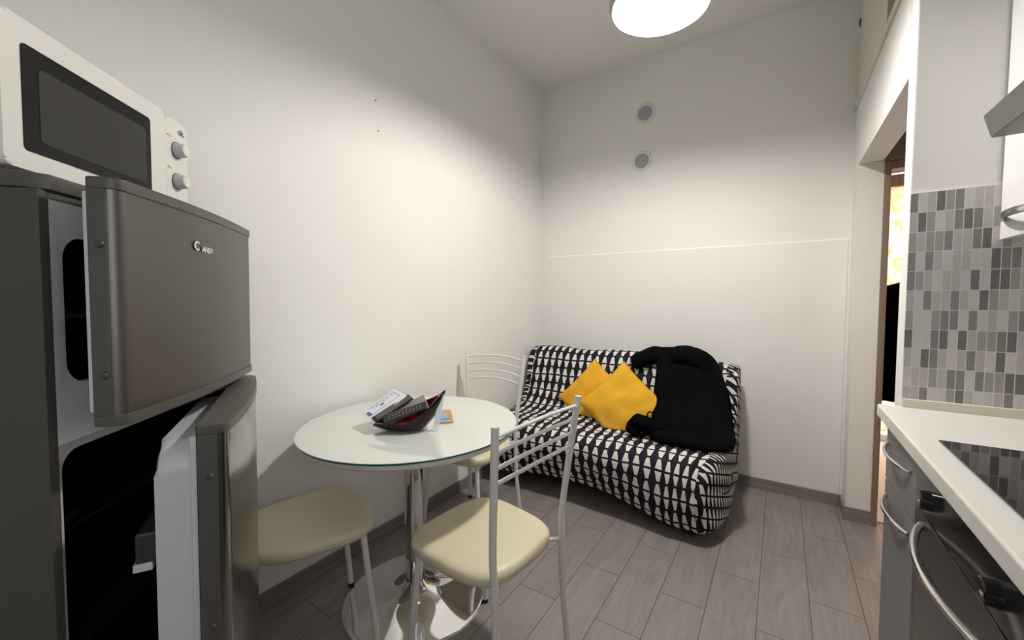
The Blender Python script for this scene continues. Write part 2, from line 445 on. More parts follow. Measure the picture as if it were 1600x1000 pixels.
bm = bmesh.new(); box(bm, -.012, -.004, .536, .548, .42, .46, .001); obj('hinge', bm, M_fr_trim, lc)

# round wall vents
def vent(z, x, lab):
    t = thing('wall_vent', lab, 'vent', (x, YB, z), (pi/2, 0, 0), 'round vents on the back wall')
    obj('ring', lathem([(.052, 0), (.052, .004), (.071, .004), (.075, 0)], 40), M_ring, t)
    obj('mesh', lathem([(0, .003), (.049, .005), (.0525, .002), (.0525, 0)], 40), M_ventm, t)
vent(2.596, -.856, 'upper of the two round grey vents on the back wall')
vent(2.257, -.876, 'lower of the two round grey vents on the back wall')

# ------------------------------------------------------------------ ceiling lamp
lp = thing('ceiling_lamp', 'round white lit ceiling lamp with grey metal rim', 'lamp', (LAMP_POS[0], LAMP_POS[1], H), (0, .05, 0))
dz = LAMP_Z - H; R = LAMP_R
obj('shade', lathem([(R, dz), (R+.005, dz), (R+.012, dz+.02), (R+.012, dz+.05), (R-.02, dz+.13), (.09, dz+.20), (.045, dz+.22), (.045, dz+.19), (.085, dz+.185), (R-.03, dz+.118), (R-.002, dz+.05), (R, dz)], 64), M_lampmetal, lp)
obj('reflector', lathem([(R-.001, dz+.002), (R-.008, dz+.045), (R-.034, dz+.088), (.06, dz+.115), (0, dz+.118)], 64), M_lampin, lp)
obj('diffuser', lathem([(.078*sin(pi*k/16), dz+.052-.038*cos(pi*k/16)) for k in range(17)], 48, .052), M_lamp, lp)
obj('rod', tubem([(0, 0, dz+.20), (0, 0, -.03)], .008, 12), M_lampmetal, lp)
obj('rose', lathem([(0, -.035), (.03, -.035), (.05, -.012), (.052, 0), (0, 0)], 32), M_lampmetal, lp)

# ------------------------------------------------------------------ refrigerator
ang = radians(42.5); TILT = radians(1.3)
dvv = Vector((-sin(ang), cos(ang), 0)); bkv = Vector((-cos(ang), -sin(ang), 0))
Q = Vector((-.895, .104, 0)) + bkv*(1.15*math.tan(TILT))
fr = thing('refrigerator', 'grey two-door refrigerator standing askew against the left wall with both doors ajar', 'refrigerator', (Q.x, Q.y, .0), (TILT, 0, radians(132.5)))
W, D, ZB, ZT = .55, .50, .03, 1.42
bm = bmesh.new()
box(bm, 0, .016, 0, D, ZB, ZT, .002); box(bm, W-.016, W, 0, D, ZB, ZT, .002); box(bm, .016, W-.016, D-.015, D, ZB, ZT); box(bm, .016, W-.016, .0, D, ZB, .06); box(bm, .016, W-.016, 0, D-.015, ZT-.012, ZT)
obj('cabinet', bm, M_fr_body, fr)
bm = bmesh.new()   # top board with a chamfered front
prism(bm, [(-.004, .02), (.012, -.006), (W-.012, -.006), (W+.003, .02), (W+.003, D+.002), (-.004, D+.002)], ZT, ZT+.023, .003)
obj('top_board', bm, M_fr_trim, fr)
# liner front face with the two openings
def ring_panel(bm, x0, x1, z0, z1, y, hx0, hx1, hz0, hz1, r, depth):
    n = 6; inner = rrect(hx0, hx1, hz0, hz1, r, n); outer = []
    for (cx, cz), q in zip([(x1, z1), (x0, z1), (x0, z0), (x1, z0)], range(4)):
        outer += [(cx, cz)]*(n+1)
    def mk(pts, yy): return [bm.verts.new((a, yy, c)) for a, c in pts]
    iv = mk(inner, y+.006); ov = mk(outer, y); bv = mk(inner, y+.02); bv2 = mk(inner, depth)
    m = len(inner)
    for i in range(m):
        j = (i+1) % m
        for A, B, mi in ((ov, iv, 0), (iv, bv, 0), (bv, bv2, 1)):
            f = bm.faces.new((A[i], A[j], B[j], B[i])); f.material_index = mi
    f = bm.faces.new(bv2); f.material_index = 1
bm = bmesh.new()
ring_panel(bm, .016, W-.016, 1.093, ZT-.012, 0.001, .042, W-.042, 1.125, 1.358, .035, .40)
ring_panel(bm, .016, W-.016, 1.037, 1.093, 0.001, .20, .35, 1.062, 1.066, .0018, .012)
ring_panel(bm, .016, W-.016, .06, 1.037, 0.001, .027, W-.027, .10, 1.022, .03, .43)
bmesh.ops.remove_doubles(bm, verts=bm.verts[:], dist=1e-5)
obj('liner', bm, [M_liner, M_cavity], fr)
obj('freezer_shelf', bxm(.044, W-.044, .03, .38, 1.228, 1.236, .002), M_bin, fr)
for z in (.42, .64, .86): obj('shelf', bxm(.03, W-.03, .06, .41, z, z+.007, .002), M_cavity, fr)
for x, y in ((.05, .06), (W-.05, .06), (.05, D-.06), (W-.05, D-.06)):
    f = obj('foot', lathem([(0, -.0), (.02, 0), (.02, .012), (.014, .014), (.014, .034), (0, .034)], 20), M_rubber, fr)
    f.location = (x, y, -math.tan(TILT)*y if False else 0)
    f.scale = (1, 1, 1)

def door_profile(w_, t_end, t_mid, rc=.020, hinge_r=.03):
    """plan outline: x from 0 (hinge) to -w_, inner face y=0, outer face bulging to -t_mid"""
    pts = [(-.004, 0), (-w_+.004, 0), (-w_, -.004), (-w_, -(t_end-rc))]
    n = 6
    for k in range(1, n+1):
        a = pi + pi/2*k/n; pts.append((-w_+rc+rc*cos(a), -(t_end-rc)+rc*sin(a)))
    m = 18
    for k in range(1, m):
        s = k/m; x = (-w_+rc)*(1-s) + (-hinge_r)*s
        y = -t_end - (t_mid-t_end)*sin(pi*min(1, s*1.02))**.9
        pts.append((x, y))
    for k in range(n+1):
        a = 1.5*pi + pi/2*k/n; pts.append((-hinge_r+hinge_r*cos(a), -(t_end-hinge_r)+hinge_r*sin(a)))
    return pts
def fridge_door(name, z0, z1, open_deg, mat, wd, te, tm, hinge, pdep, pin):
    prof = door_profile(wd, te, tm)
    bm = bmesh.new(); prism(bm, prof, z0+.016, z1-.016)
    d = obj(name, bm, mat, fr, True, 25); d.location = hinge; d.rotation_euler = (0, 0, radians(open_deg))
    def grow(e): return [(x - (e if x < -wd/2 else -e), y - e if y < -.01 else y) for x, y in prof]
    for a, b_ in ((z0, z0+.017), (z1-.017, z1)):
        bm = bmesh.new(); prism(bm, grow(.002), a, b_, .002); obj('edge_trim', bm, M_fr_trim, d, True, 25)
    # end strip on the free side with two screw caps
    bm = bmesh.new(); box(bm, -wd-.002, -wd+.002, -te+.016, -.002, z0+.017, z1-.017, .001); obj('side_strip', bm, M_fr_trim, d)
    for zz in (z0+.08+.0*(z1-z0), z1-.10) if z1-z0 < .6 else (z1-.09, z1-.36):
        c = obj('screw_cap', lathem([(0, .004), (.0045, .0035), (.006, .001), (.006, 0), (0, 0)], 16), M_fr_body, d)
        c.location = (-wd-.002, -te*.42, zz); c.rotation_euler = (0, -pi/2, 0)
    bm = bmesh.new()      # gasket
    for g in ((-wd+.008, -wd+.024, z0+.02, z1-.02), (-.026, -.010, z0+.02, z1-.02)): box(bm, g[0], g[1], 0, .010, g[2], g[3], .003)
    box(bm, -wd+.024, -.026, 0, .010, z0+.02, z0+.036, .003); box(bm, -wd+.024, -.026, 0, .010, z1-.036, z1-.02, .003)
    obj('gasket', bm, M_liner, d)
    bm = bmesh.new(); pv = rrect(-wd+pin, -pin-.002, z0+.012+pin, z1-.012-pin, .05, 8)
    Mx = Matrix(((1, 0, 0, 0), (0, 0, 1, 0), (0, 1, 0, 0), (0, 0, 0, 1)))
    prism(bm, pv, .0, pdep, min(.014, pdep*.4), Mx); obj('inner_panel', bm, M_liner, d)
    return d
fd = fridge_door('freezer_door', 1.065, 1.444, 4.7, M_steel, .509, .042, .056, (.5204, -.0069, 0), .012, .05)
ld = fridge_door('refrigerator_door', .055, 1.048, 19.0, M_steel_gl, .492, .046, .062, (.5264, -.001, 0), .062, .026)
Mt = Matrix.Translation((-.290, -.0565, 1.365)) @ Matrix.Rotation(pi/2, 4, 'X')
text('lettering', 'C', .025, M_logo, fd, Mt @ Matrix.Translation((-.030, .001, 0)) @ Matrix.Rotation(radians(4), 4, 'Y'), .0008, 1.25, .0005)
text('lettering', 'ANDY', .0155, M_logo, fd, Mt @ Matrix.Translation((.012, -.003, .0003)) @ Matrix.Rotation(radians(4), 4, 'Y'), .0008, 1.2, .0004)
for z0, hh in ((.80, .06), (.52, .07)):
    obj('door_bin', bxm(-.45, -.34, .026, .095, z0, z0+hh, .006), M_bin, ld)
    obj('bin_lip', bxm(-.453, -.338, .070, .097, z0-.006, z0+.008, .002), M_liner, ld)

# ------------------------------------------------------------------ microwave
mwp = Vector((-.987, .088, 0)); MZ = 1.4455
mw = thing('microwave_oven', 'white microwave oven sitting on top of the refrigerator', 'microwave', (mwp.x, mwp.y, MZ), (TILT*1.1, 0, radians(132.5)))
MW, MH, MD, FT = .436, .236, .30, .022
obj('body', bxm(.002, MW-.002, .022, MD, FT, FT+MH-.004, .006), M_mw, mw)
bm = bmesh.new(); prism(bm, rrect(0, .3565, FT, FT+MH, .012, 5), 0, .022, .006, Matrix(((1, 0, 0, 0), (0, 0, 1, 0), (0, 1, 0, 0), (0, 0, 0, 1))))
dr = obj('door', bm, M_mw, mw)
Mx = Matrix(((1, 0, 0, 0), (0, 0, 1, 0), (0, 1, 0, 0), (0, 0, 0, 1)))
bm = bmesh.new(); prism(bm, rrect(.030, .306, FT+.031, FT+.198, .007, 5), -.0015, .004, .0008, Mx); obj('window', bm, M_mwglass, dr)
bm = bmesh.new(); prism(bm, rrect(.056, .291, FT+.050, FT+.170, .008, 5), -.0022, .0, .0004, Mx); obj('screen', bm, M_mwmesh, dr)
bm = bmesh.new(); prism(bm, [(x, z) for x, z in rrect(.3585, MW, FT, FT+MH-.006, .012, 5)], .001, .022, .004, Mx)
cp = obj('control_panel', bm, M_mw, mw)
for zz in (FT+.160, FT+.084):
    k = obj('knob', lathem([(0, .021), (.0135, .021), (.0155, .0185), (.0175, .004), (.0175, 0), (0, 0)], 32), M_knob, mw)
    k.location = (.397, .001, zz); k.rotation_euler = (pi/2, 0, 0)
    obj('knob_cap', lathem([(0, .0225), (.0125, .0225), (.0135, .0210), (0, .0205)], 32), M_mw, k)
    obj('knob_ring', lathem([(.0185, 0), (.0185, .0012), (.0202, .0012), (.0202, 0)], 40), M_ink, k)
    bm = bmesh.new()
    for i in range(9):
        a = radians(-150 + i*30 + 100)
        c, s_ = cos(a), sin(a)
        box(bm, .0235, .0262, -.0004, .0004, 0, .0006, M=Matrix.Rotation(a, 4, 'Z'))
    obj('dial_mark', bm, M_ink_light, k, False)
    bm = bmesh.new(); box(bm, -.034, -.018, .026, .0275, 0, .0006); box(bm, -.034, -.026, .0285, .030, 0, .0006); obj('dial_caption', bm, M_ink_light, k, False)
text('lettering', 'ok.', .020, M_ink, cp, Matrix.Translation((.415, .0008, FT+.208)) @ Matrix.Rotation(pi/2, 4, 'X'), .0003, 1.0, .0006)
for x, y in ((.05, .06), (MW-.05, .06), (.05, MD-.05), (MW-.05, MD-.05)):
    f = obj('foot', lathem([(0, 0), (.012, 0), (.014, FT+.002), (0, FT+.002)], 16), M_rubber, mw); f.location = (x, y, 0)

# ------------------------------------------------------------------ round table
TX, TY = -1.2625, 1.1335
tb = thing('round_table', 'round pedestal table with white glass top and chrome base', 'table', (TX, TY, 0))
bm = bmesh.new()
lathe(bm, [(0, .750), (.4315, .750), (.433, .7485)], 96, mi=0); lathe(bm, [(.433, .7485), (.433, .744), (.4315, .742), (0, .742)], 96, mi=1)
bmesh.ops.remove_doubles(bm, verts=bm.verts[:], dist=1e-5)
obj('glass_top', bm, [M_glass_top, M_teal], tb)
obj('tabletop', lathem([(0, .742), (.424, .742), (.428, .738), (.427, .726), (.420, .720), (0, .720)], 96), M_cream, tb)
obj('mounting_plate', lathem([(0, .720), (.11, .720), (.11, .714), (.045, .708), (0, .708)], 40), M_chrome, tb)
obj('column', lathem([(0, .712), (.0385, .712), (.0385, .03), (0, .03)], 48), M_chrome, tb)
pr = [(.0, .070), (.040, .070)] + [(.040+.246*(s**1.0), .006+.062*math.exp(-s*5.2)+.012*(1-s)) for s in [i/22 for i in range(23)]] + [(.291, .004), (.291, 0), (0, 0)]
obj('base', lathem(pr, 96), M_chrome, tb)

# ------------------------------------------------------------------ chairs
def make_chair(label):
    t = thing('dining_chair', label, 'chair', group='chairs around the round table')
    # seat: superellipse outline, domed pad
    def outline(s):
        out = []
        for k in range(64):
            a = 2*pi*k/64; c, q = cos(a), sin(a); e = 2/3.6
            x = abs(c)**e*(1 if c > 0 else -1); y = abs(q)**e*(1 if q > 0 else -1)
            wx = .203 + .012*y
            out.append((x*wx*s, (y*.203+.004)*s if True else 0))
        return out
    bm = bmesh.new(); layers = [(.90, .425), (.955, .427), (.99, .437), (1.0, .448), (.99, .460), (.955, .4685), (.88, .474), (.7, .478), (.4, .480)]
    rings = [[bm.verts.new((x, y, z-.011)) for x, y in outline(s)] for s, z in layers]
    for a, b in zip(rings, rings[1:]):
        for k in range(64): bm.faces.new((a[k], a[(k+1) % 64], b[(k+1) % 64], b[k]))
    bm.faces.new(rings[0][::-1]); c = bm.verts.new((0, .004, .4695))
    for k in range(64): bm.faces.new((rings[-1][k], rings[-1][(k+1) % 64], c))
    obj('seat', bm, M_vinyl, t, True, 60)
    for s in (-1, 1):
        pts = spline([(s*.181, -.228, .012), (s*.170, -.212, .25), (s*.170, -.207, .44), (s*.176, -.207, .56), (s*.2065, -.249, .926)], 8)
        p = obj('back_post', tubem(pts, .0112, 14), M_white_metal, t)
        obj('rubber_tip', lathem([(0, 0), (.0125, 0), (.0125, .016), (.0, .016)], 16, s*.181, -.228), M_rubber, p)
        obj('bracket', tubem([(s*.170, -.207, .432), (s*.13, -.155, .424)], .007, 10), M_white_metal, p)
        l = obj('leg', tubem([(s*.187, .182, .012), (s*.158, .150, .42)], .0112, 14), M_white_metal, t)
        obj('rubber_tip', lathem([(0, 0), (.0125, 0), (.0125, .016), (.0, .016)], 16, s*.187, .182), M_rubber, l)
    for z in (.893, .848, .803, .758):
        f = (z-.56)/.366; x = .176+.0305*f; y = -.207-.042*f
        pts = [(x*(2*i/20-1), y-.026*(1-(2*i/20-1)**2), z+.019*(1-(2*i/20-1)**2)) for i in range(21)]
        obj('back_rail', tubem(pts, .0058, 10), M_white_metal, t)
    pts = [(.150, -.15, .411), (.150, .145, .411), (-.150, .145, .411), (-.150, -.15, .411), (.150, -.15, .411)]
    bm = bmesh.new()
    for a, b in zip(pts, pts[1:]): tube(bm, [a, b], .008, 8)
    obj('seat_frame', bm, M_white_metal, t); return t
ch = make_chair('white metal chair with cream seat in front of the table, back toward the camera')
ch.location = (-.831, 1.057, 0); ch.rotation_euler = (0, 0, 1.458)
dup(ch, (-1.418, 1.689, 0), 3.179, 'white metal chair with cream seat behind the table, next to the patterned sofa')
dup(ch, (-1.431, .778, 0), -.36, 'cream-seated chair tucked beside the open refrigerator, its back hidden by the door')

# ------------------------------------------------------------------ sofa
sf = thing('sofa_bed', 'small sofa in a black and white patterned slipcover against the back wall', 'sofa', (-.93, 2.55, 0))
SX0, SX1 = -1.675, -.205
prof_pts = [(2.62, .09), (2.86, .12), (2.955, .30), (2.965, .62), (2.94, .80), (2.88, .862), (2.81, .868), (2.745, .825), (2.70, .72), (2.655, .585), (2.585, .485), (2.48, .452), (2.34, .446), (2.22, .436), (2.15, .405), (2.115, .34), (2.11, .25), (2.125, .16), (2.17, .075), (2.28, .055), (2.45, .07), (2.62, .09)]
PR = spline([(y, z, 0) for y, z in prof_pts], 6)[:-1]
arc = [0]
for a, b in zip(PR, PR[1:]): arc.append(arc[-1] + (b-a).length)
def spine(y, z):
    if z > .50 and y > 2.6: return (2.84, min(z, .78))
    return (min(max(y, 2.26), 2.84), .25 if y < 2.7 else max(.25, min(z, .6)))
def sofa_ring(x, s, tt):
    out = []
    for i, p in enumerate(PR):
        y, z = p.x, p.y
        sy, sz = spine(y, z)
        yy, zz = sy+(y-sy)*s, sz+(z-sz)*s
        out.append([x, yy, zz])
    return out
stations = []     # (x, shrink, u)
u = 0; last = None
def endsta(side):
    L = []
    for k in range(8):
        a = pi/2*k/7; L.append((.075*(1-sin(a)), 1-.17*(1-cos(a))))     # x inset, shrink
    for k in range(1, 6): L.append((-.012*k/5*(1-k/5)*4*.5, .83*(1-k/5*.97)))
    return L
E_ = endsta(1)
left = [(SX0+i, s) for i, s in reversed(E_)]; right = [(SX1-i, s) for i, s in E_]
mid = [(SX0+.075+(SX1-SX0-.15)*k/90, 1.0) for k in range(1, 90)]
stations = left+mid+right
bm = bmesh.new(); rings = []; us = []
for k, (x, s) in enumerate(stations):
    if k: u += max(abs(x-stations[k-1][0]), .30*abs(s-stations[k-1][1]))
    us.append(u)
    ring = []
    for i, (X, y, z) in enumerate(sofa_ring(x, s, k)):
        fx = (X-SX0)/(SX1-SX0)
        # hem line: higher and tucked in the middle, low and bulging near the right corner
        a = arc[i]
        front = max(0, min(1, (2.5-y)/.3)) * max(0, min(1, (.40-z)/.28)) * s
        if y < 2.5 and z < .4:
            lift = .055*math.exp(-((fx-.42)/.30)**2) - .012*math.exp(-((fx-.82)/.12)**2)
            z += lift*front
            y += (.05*math.exp(-((fx-.45)/.28)**2) - .018*math.exp(-((fx-.84)/.14)**2))*front
        nz = noise.noise(Vector((X*5, y*5, z*5)))*.010 + noise.noise(Vector((X*14, y*14+7, z*14)))*.004
        if z > .80: z += noise.noise(Vector((X*6, 3, 1)))*.010 - .045*max(0, (fx-.72)/.28) 
        if fx > .93 or fx < .06: nz += noise.noise(Vector((X*9, y*22, z*22)))*.012
        z = max(z + nz, .012); y += nz*.8
        if y > 3.015: y = 3.015
        xx = X + (noise.noise(Vector((y*6, z*6, 4)))*.012 if s < .98 else 0)
        # plan rounding of the seat's front corners
        if y < 2.4:
            c = ((2.4-y)/.29)**2
            if fx > .8: xx -= .085*c*((fx-.8)/.2)
            if fx < .15: xx += .05*c*((.15-fx)/.15)
        ring.append(bm.verts.new((xx, y, z)))
    rings.append(ring)
uvl = bm.loops.layers.uv.new('UVMap'); m = len(PR); total = arc[-1]+(PR[0]-PR[-1]).length
aa = arc+[total]
for k in range(len(rings)-1):
    for i in range(m):
        j = (i+1) % m
        f = bm.faces.new((rings[k][i], rings[k+1][i], rings[k+1][j], rings[k][j]))
        cap = min(stations[k][1], stations[k+1][1]) < .985
        for lp_, (kk, ii) in zip(f.loops, ((k, i), (k+1, i), (k+1, i+1), (k, i+1))):
            if cap:
                c_ = rings[kk][ii % m].co; lp_[uvl].uv = (c_.y*2.3+.25*c_.z+.4*c_.x, c_.z*1.05+.35*c_.y)
            else: lp_[uvl].uv = (us[kk]+.012, aa[ii]+.045)
bm.faces.new(rings[0]); bm.faces.new(rings[-1][::-1])
o = obj('slipcover', bm, M_pattern, sf, True, 180)
o.location = (.93, -2.55, 0)
for x in (-1.50, -.37):
    for y in (2.26, 2.80):
        f = obj('foot', lathem([(0, 0), (.026, 0), (.03, .10), (0, .10)], 20), M_rubber, sf); f.location = (x+.93, y-2.55, 0)

# ------------------------------------------------------------------ cushions
def cushion(label, C, top, leftv, half, thick, seed, up_half=None):
    t = Vector(top).normalized(); l = Vector(leftv); l = (l - t*l.dot(t)).normalized(); nrm = l.cross(t).normalized()
    # square edges run at 45 degrees to the diagonal axes
    e1 = (t+l).normalized(); e2 = (t-l).normalized(); n = 28; bm = bmesh.new(); C = Vector(C)
    uv = {}
    for side in (1, -1):
        for i in range(n+1):
            for j in range(n+1):
                a, b = 2*i/n-1, 2*j/n-1
                edge = i in (0, n) or j in (0, n)
                if side == -1 and edge: uv[(side, i, j)] = uv[(1, i, j)]; continue
                pin = 1-.07*(1-a*a)*abs(b)**3; pin2 = 1-.07*(1-b*b)*abs(a)**3
                hgt = thick*((1-a**2)*(1-b**2))**.42
                wr = noise.noise(Vector((a*2.1+seed, b*2.1, side*3)))*.014*(1-a*a*b*b) + noise.noise(Vector((a*5+seed, b*1.5, side)))*.006
                p = C + e1*(a*half*pin2) + e2*(b*half*pin) + nrm*(side*hgt + wr)
                uv[(side, i, j)] = bm.verts.new(p)
    for side in (1, -1):
        for i in range(n):
            for j in range(n):
                q = [uv[(side, i, j)], uv[(side, i+1, j)], uv[(side, i+1, j+1)], uv[(side, i, j+1)]]
                bm.faces.new(q if side == 1 else q[::-1])
    o = obj('cushion', bm, M_yellow, None, True, 180); tag(o, label, 'cushion', 'yellow cushions on the sofa'); return o
cushion('mustard yellow cushion behind the other one, at the left', (-1.055, 2.585, .575), (-.12, .33, .90), (-1, -.05, 0), .192, .050, 2)
cushion('mustard yellow cushion in front, partly under the black jacket', (-.825, 2.485, .575), (-.10, .38, .86), (-1, -.12, .1), .205, .058, 9)

# ------------------------------------------------------------------ jacket
jk = thing('jacket', 'black jacket draped over the right side of the sofa', 'jacket', (-.55, 2.45, .5))
JO = Vector((-.55, 2.45, .5))
def drape(bm, path, xl, xr, nu, seed, amp=.018, thick=.03):
    path = spline(path, 6); n = len(path); g = []
    for k, p in enumerate(path):
        t = k/(n-1); a, b = xl(t), xr(t); row = []
        nn = path[min(k+1, n-1)]-path[max(k-1, 0)]; nv = Vector((0, nn.z, -nn.y)).normalized()
        if nv.y > 0 and nv.z < 0: nv = -nv
        for i in range(nu+1):
            s = i/nu; x = a+(b-a)*s
            d = noise.noise(Vector((x*9+seed, t*2.2, 0)))*amp + noise.noise(Vector((x*22+seed, t*6, 2)))*amp*.45
            edge = (1-(2*s-1)**8)
            row.append(p + Vector((x, 0, 0)) + nv*(d + thick*edge*.6))
        g.append(row)
    top = [[bm.verts.new(v-JO) for v in r] for r in g]
    bot = [[bm.verts.new(g[k][i]-JO-Vector((0, 0, .012))-Vector((0, -.012, 0))) for i in range(nu+1)] for k in range(n)]
    for k in range(n-1):
        for i in range(nu):
            bm.faces.new((top[k][i], top[k+1][i], top[k+1][i+1], top[k][i+1])); bm.faces.new((bot[k][i], bot[k][i+1], bot[k+1][i+1], bot[k+1][i]))
    for k in range(n-1):
        for i in (0, nu): bm.faces.new((top[k][i], top[k+1][i], bot[k+1][i], bot[k][i]))
    for i in range(nu):
        for k in (0, n-1): bm.faces.new((top[k][i], top[k][i+1], bot[k][i+1], bot[k][i]))
lerp = lambda a, b, t: a+(b-a)*t
def pw(pts):
    def f(t):
        for (a, va), (b, vb) in zip(pts, pts[1:]):
            if t <= b: return lerp(va, vb, (t-a)/(b-a))
        return pts[-1][1]
    return f
bm = bmesh.new()
drape(bm, [(0, 2.958, .72), (0, 2.93, .84), (0, 2.86, .895), (0, 2.78, .895), (0, 2.70, .85), (0, 2.62, .74), (0, 2.53, .62), (0, 2.44, .54), (0, 2.36, .485), (0, 2.30, .460)],
      pw([(0, -.72), (.35, -.70), (.5, -.66), (.62, -.655), (1, -.60)]), pw([(0, -.42), (.25, -.40), (.42, -.32), (.62, -.225), (.85, -.18), (1, -.19)]), 26, 3)
obj('body', bm, M_black, jk, True, 60)
def sleeve(name, pts, rad, flat, seed, parent=jk):
    bm = bmesh.new(); P = spline(pts, 6); n = len(P)
    rs = [r for r in [rad[0]+(rad[1]-rad[0])*i/(n-1) for i in range(n)]]
    rr = []
    for i, r in enumerate(rs):
        e = min(1, .35+i*.35, .35+(n-1-i)*.35); rr.append(r*e)
    rings = tube(bm, [p-JO for p in P], rr, 16, True, flat)
    for v in bm.verts: 
        d = noise.noise(v.co*11+Vector((seed, 0, 0)))*.014; v.co += Vector((d, d*.5, d))
    return obj(name, bm, M_black, parent, True, 70)
sleeve('sleeve', [(-.60, 2.80, .86), (-.70, 2.76, .865), (-.78, 2.73, .835), (-.835, 2.71, .80)], (.085, .065), .75, 1)
sleeve('sleeve', [(-.50, 2.44, .50), (-.60, 2.38, .50), (-.66, 2.33, .525), (-.705, 2.34, .545)], (.06, .052), .85, 5)
sleeve('cuff', [(-.66, 2.335, .485), (-.70, 2.33, .49), (-.745, 2.335, .495)], (.052, .046), .9, 8)
sleeve('hood', [(-.56, 2.74, .875), (-.48, 2.72, .885), (-.40, 2.72, .845), (-.35, 2.70, .78)], (.085, .070), .8, 11)
sleeve('hem', [(-.60, 2.32, .475), (-.45, 2.29, .475), (-.30, 2.30, .475), (-.19, 2.34, .48)], (.035, .035), .9, 14)
lo = [(.018*cos(2*pi*k/16), 0, .026*sin(2*pi*k/16)) for k in range(17)]
o = obj('pull_loop', tubem(lo, .004, 8, False), M_black, jk); o.location = Vector((-.622, 2.38, .560))-JO

# ------------------------------------------------------------------ things on the table
ZT_ = .7505
def axis_frame(origin, dirx, tilt=0):
    X = Vector(dirx).normalized(); Yv = Vector((-X.y, X.x, 0)).normalized(); Z = X.cross(Yv)
    return Matrix(((X.x, Yv.x, Z.x, origin[0]), (X.y, Yv.y, Z.y, origin[1]), (X.z, Yv.z, Z.z, origin[2]), (0, 0, 0, 1)))
BD = Vector((.80, .60, 0)).normalized()          # long axis of the bowl
BC = Vector((-1.200, 1.050, ZT_))
bw = thing('boat_bowl', 'black boat-shaped bowl with red inside holding remotes and papers', 'bowl', BC)
BM = Matrix.Rotation(atan2(BD.y, BD.x), 4, 'Z')
def bowl_pts(t, off=0.0):
    """rim half width, rim z, keel z at station t in 0..1 along the long axis"""
    x = lerp(-.128, .150, t)
    hw = max(.0035, (.068*sin(pi*min(1, max(0, t)))**.75) - off)
    zr = .022 + .034*min(1, t/.35)**.8 + .096*max(0, (t-.40)/.60)**1.7
    zk = .016*max(0, (.25-t)/.25)**1.2 + .140*max(0, (t-.62)/.38)**2.0 + off
    return x, hw, max(zr, zk+.004), zk
def bowl_surf(off):
    bm = bmesh.new(); R_ = []
    for i in range(41):
        t = i/40; x, hw, zr, zk = bowl_pts(t, off); row = []
        for k in range(21):
            a = pi*k/20; yy = -hw*cos(a); s = sin(a)
            zz = zr + yy*.30*sin(pi*t)*(1-s**.62) - (zr-zk)*(s**.62)
            row.append(bm.verts.new(BM @ Vector((x*(1-off*.25), yy, zz))))
        R_.append(row)
    for a, b in zip(R_, R_[1:]):
        for k in range(20): bm.faces.new((a[k], a[k+1], b[k+1], b[k]))
    return bm
obj('shell', bowl_surf(0), M_bowl, bw, True, 80, False); obj('lining', bowl_surf(.004), M_red, bw, True, 80, False)
bm = bmesh.new()
for sgn in (-1, 1):
    for i in range(40):
        q = []
        for tt, off in ((i/40, 0), ((i+1)/40, 0), ((i+1)/40, .004), (i/40, .004)):
            x, hw, zr, zk = bowl_pts(tt, off); q.append(bm.verts.new(BM @ Vector((x*(1-off*.25), sgn*hw, zr+sgn*hw*.30*sin(pi*tt)+.0003))))
        bm.faces.new(q)
bmesh.ops.remove_doubles(bm, verts=bm.verts[:], dist=1e-5)
obj('rim', bm, M_red, bw, True, 80)

def frame(o_, xa, ya):
    """matrix in the bowl's frame from an origin, a long axis and a rough cross axis"""
    X = Vector(xa).normalized(); Y = Vector(ya); Y = (Y - X*Y.dot(X)).normalized(); Z = X.cross(Y)
    return Matrix.Translation(BC) @ BM @ Matrix(((X.x, Y.x, Z.x, o_[0]), (X.y, Y.y, Z.y, o_[1]), (X.z, Y.z, Z.z, o_[2]), (0, 0, 0, 1)))
def remote(label, M, L_, W_, keys, face):
    t = thing('remote_control', label, 'remote control', group='remote controls in the boat-shaped bowl'); t.matrix_world = M
    th_ = .015 if keys else .008
    obj('casing', bxm(-L_/2, L_/2, -W_/2, W_/2, 0, th_, .0035), M_remote, t)
    if face: obj('face_plate', bxm(-L_/2+.012, L_/2-.006, -W_/2+.005, W_/2-.005, th_-.0005, th_+.0008, .0005), M_key, t)
    if keys:
        k0 = None
        for i in range(10):
            for j in range(3):
                if k0 is None:
                    k = k0 = obj('key', bxm(-.0040, .0040, -.0046, .0046, 0, .0034, .0012), M_key, t)
                else:
                    k = k0.copy(); COL.objects.link(k); k.parent = t
                k.location = (-L_/2+.022+i*.0132, (j-1)*.0128, .0145)
    return t
remote('black remote control with rows of keys lying across the bowl', frame((.004, -.028, .066), (.18, .030, .052), (-.03, .9, .50)), .165, .046, True, False)
remote('dark remote without visible keys lying along the edge of the white letter', frame((-.052, .002, .080), (.106, .074, .058), (-.62, .80, .40)), .165, .036, False, True)
gc = obj('card_case', bxm(-.075, .075, -.045, .045, 0, .006, .0015), M_greyface)
gc.matrix_world = frame((.006, .004, .076), (.14, .045, .045), (-.03, .9, .42)); tag(gc, 'flat grey card case between the two remotes in the bowl', 'case')
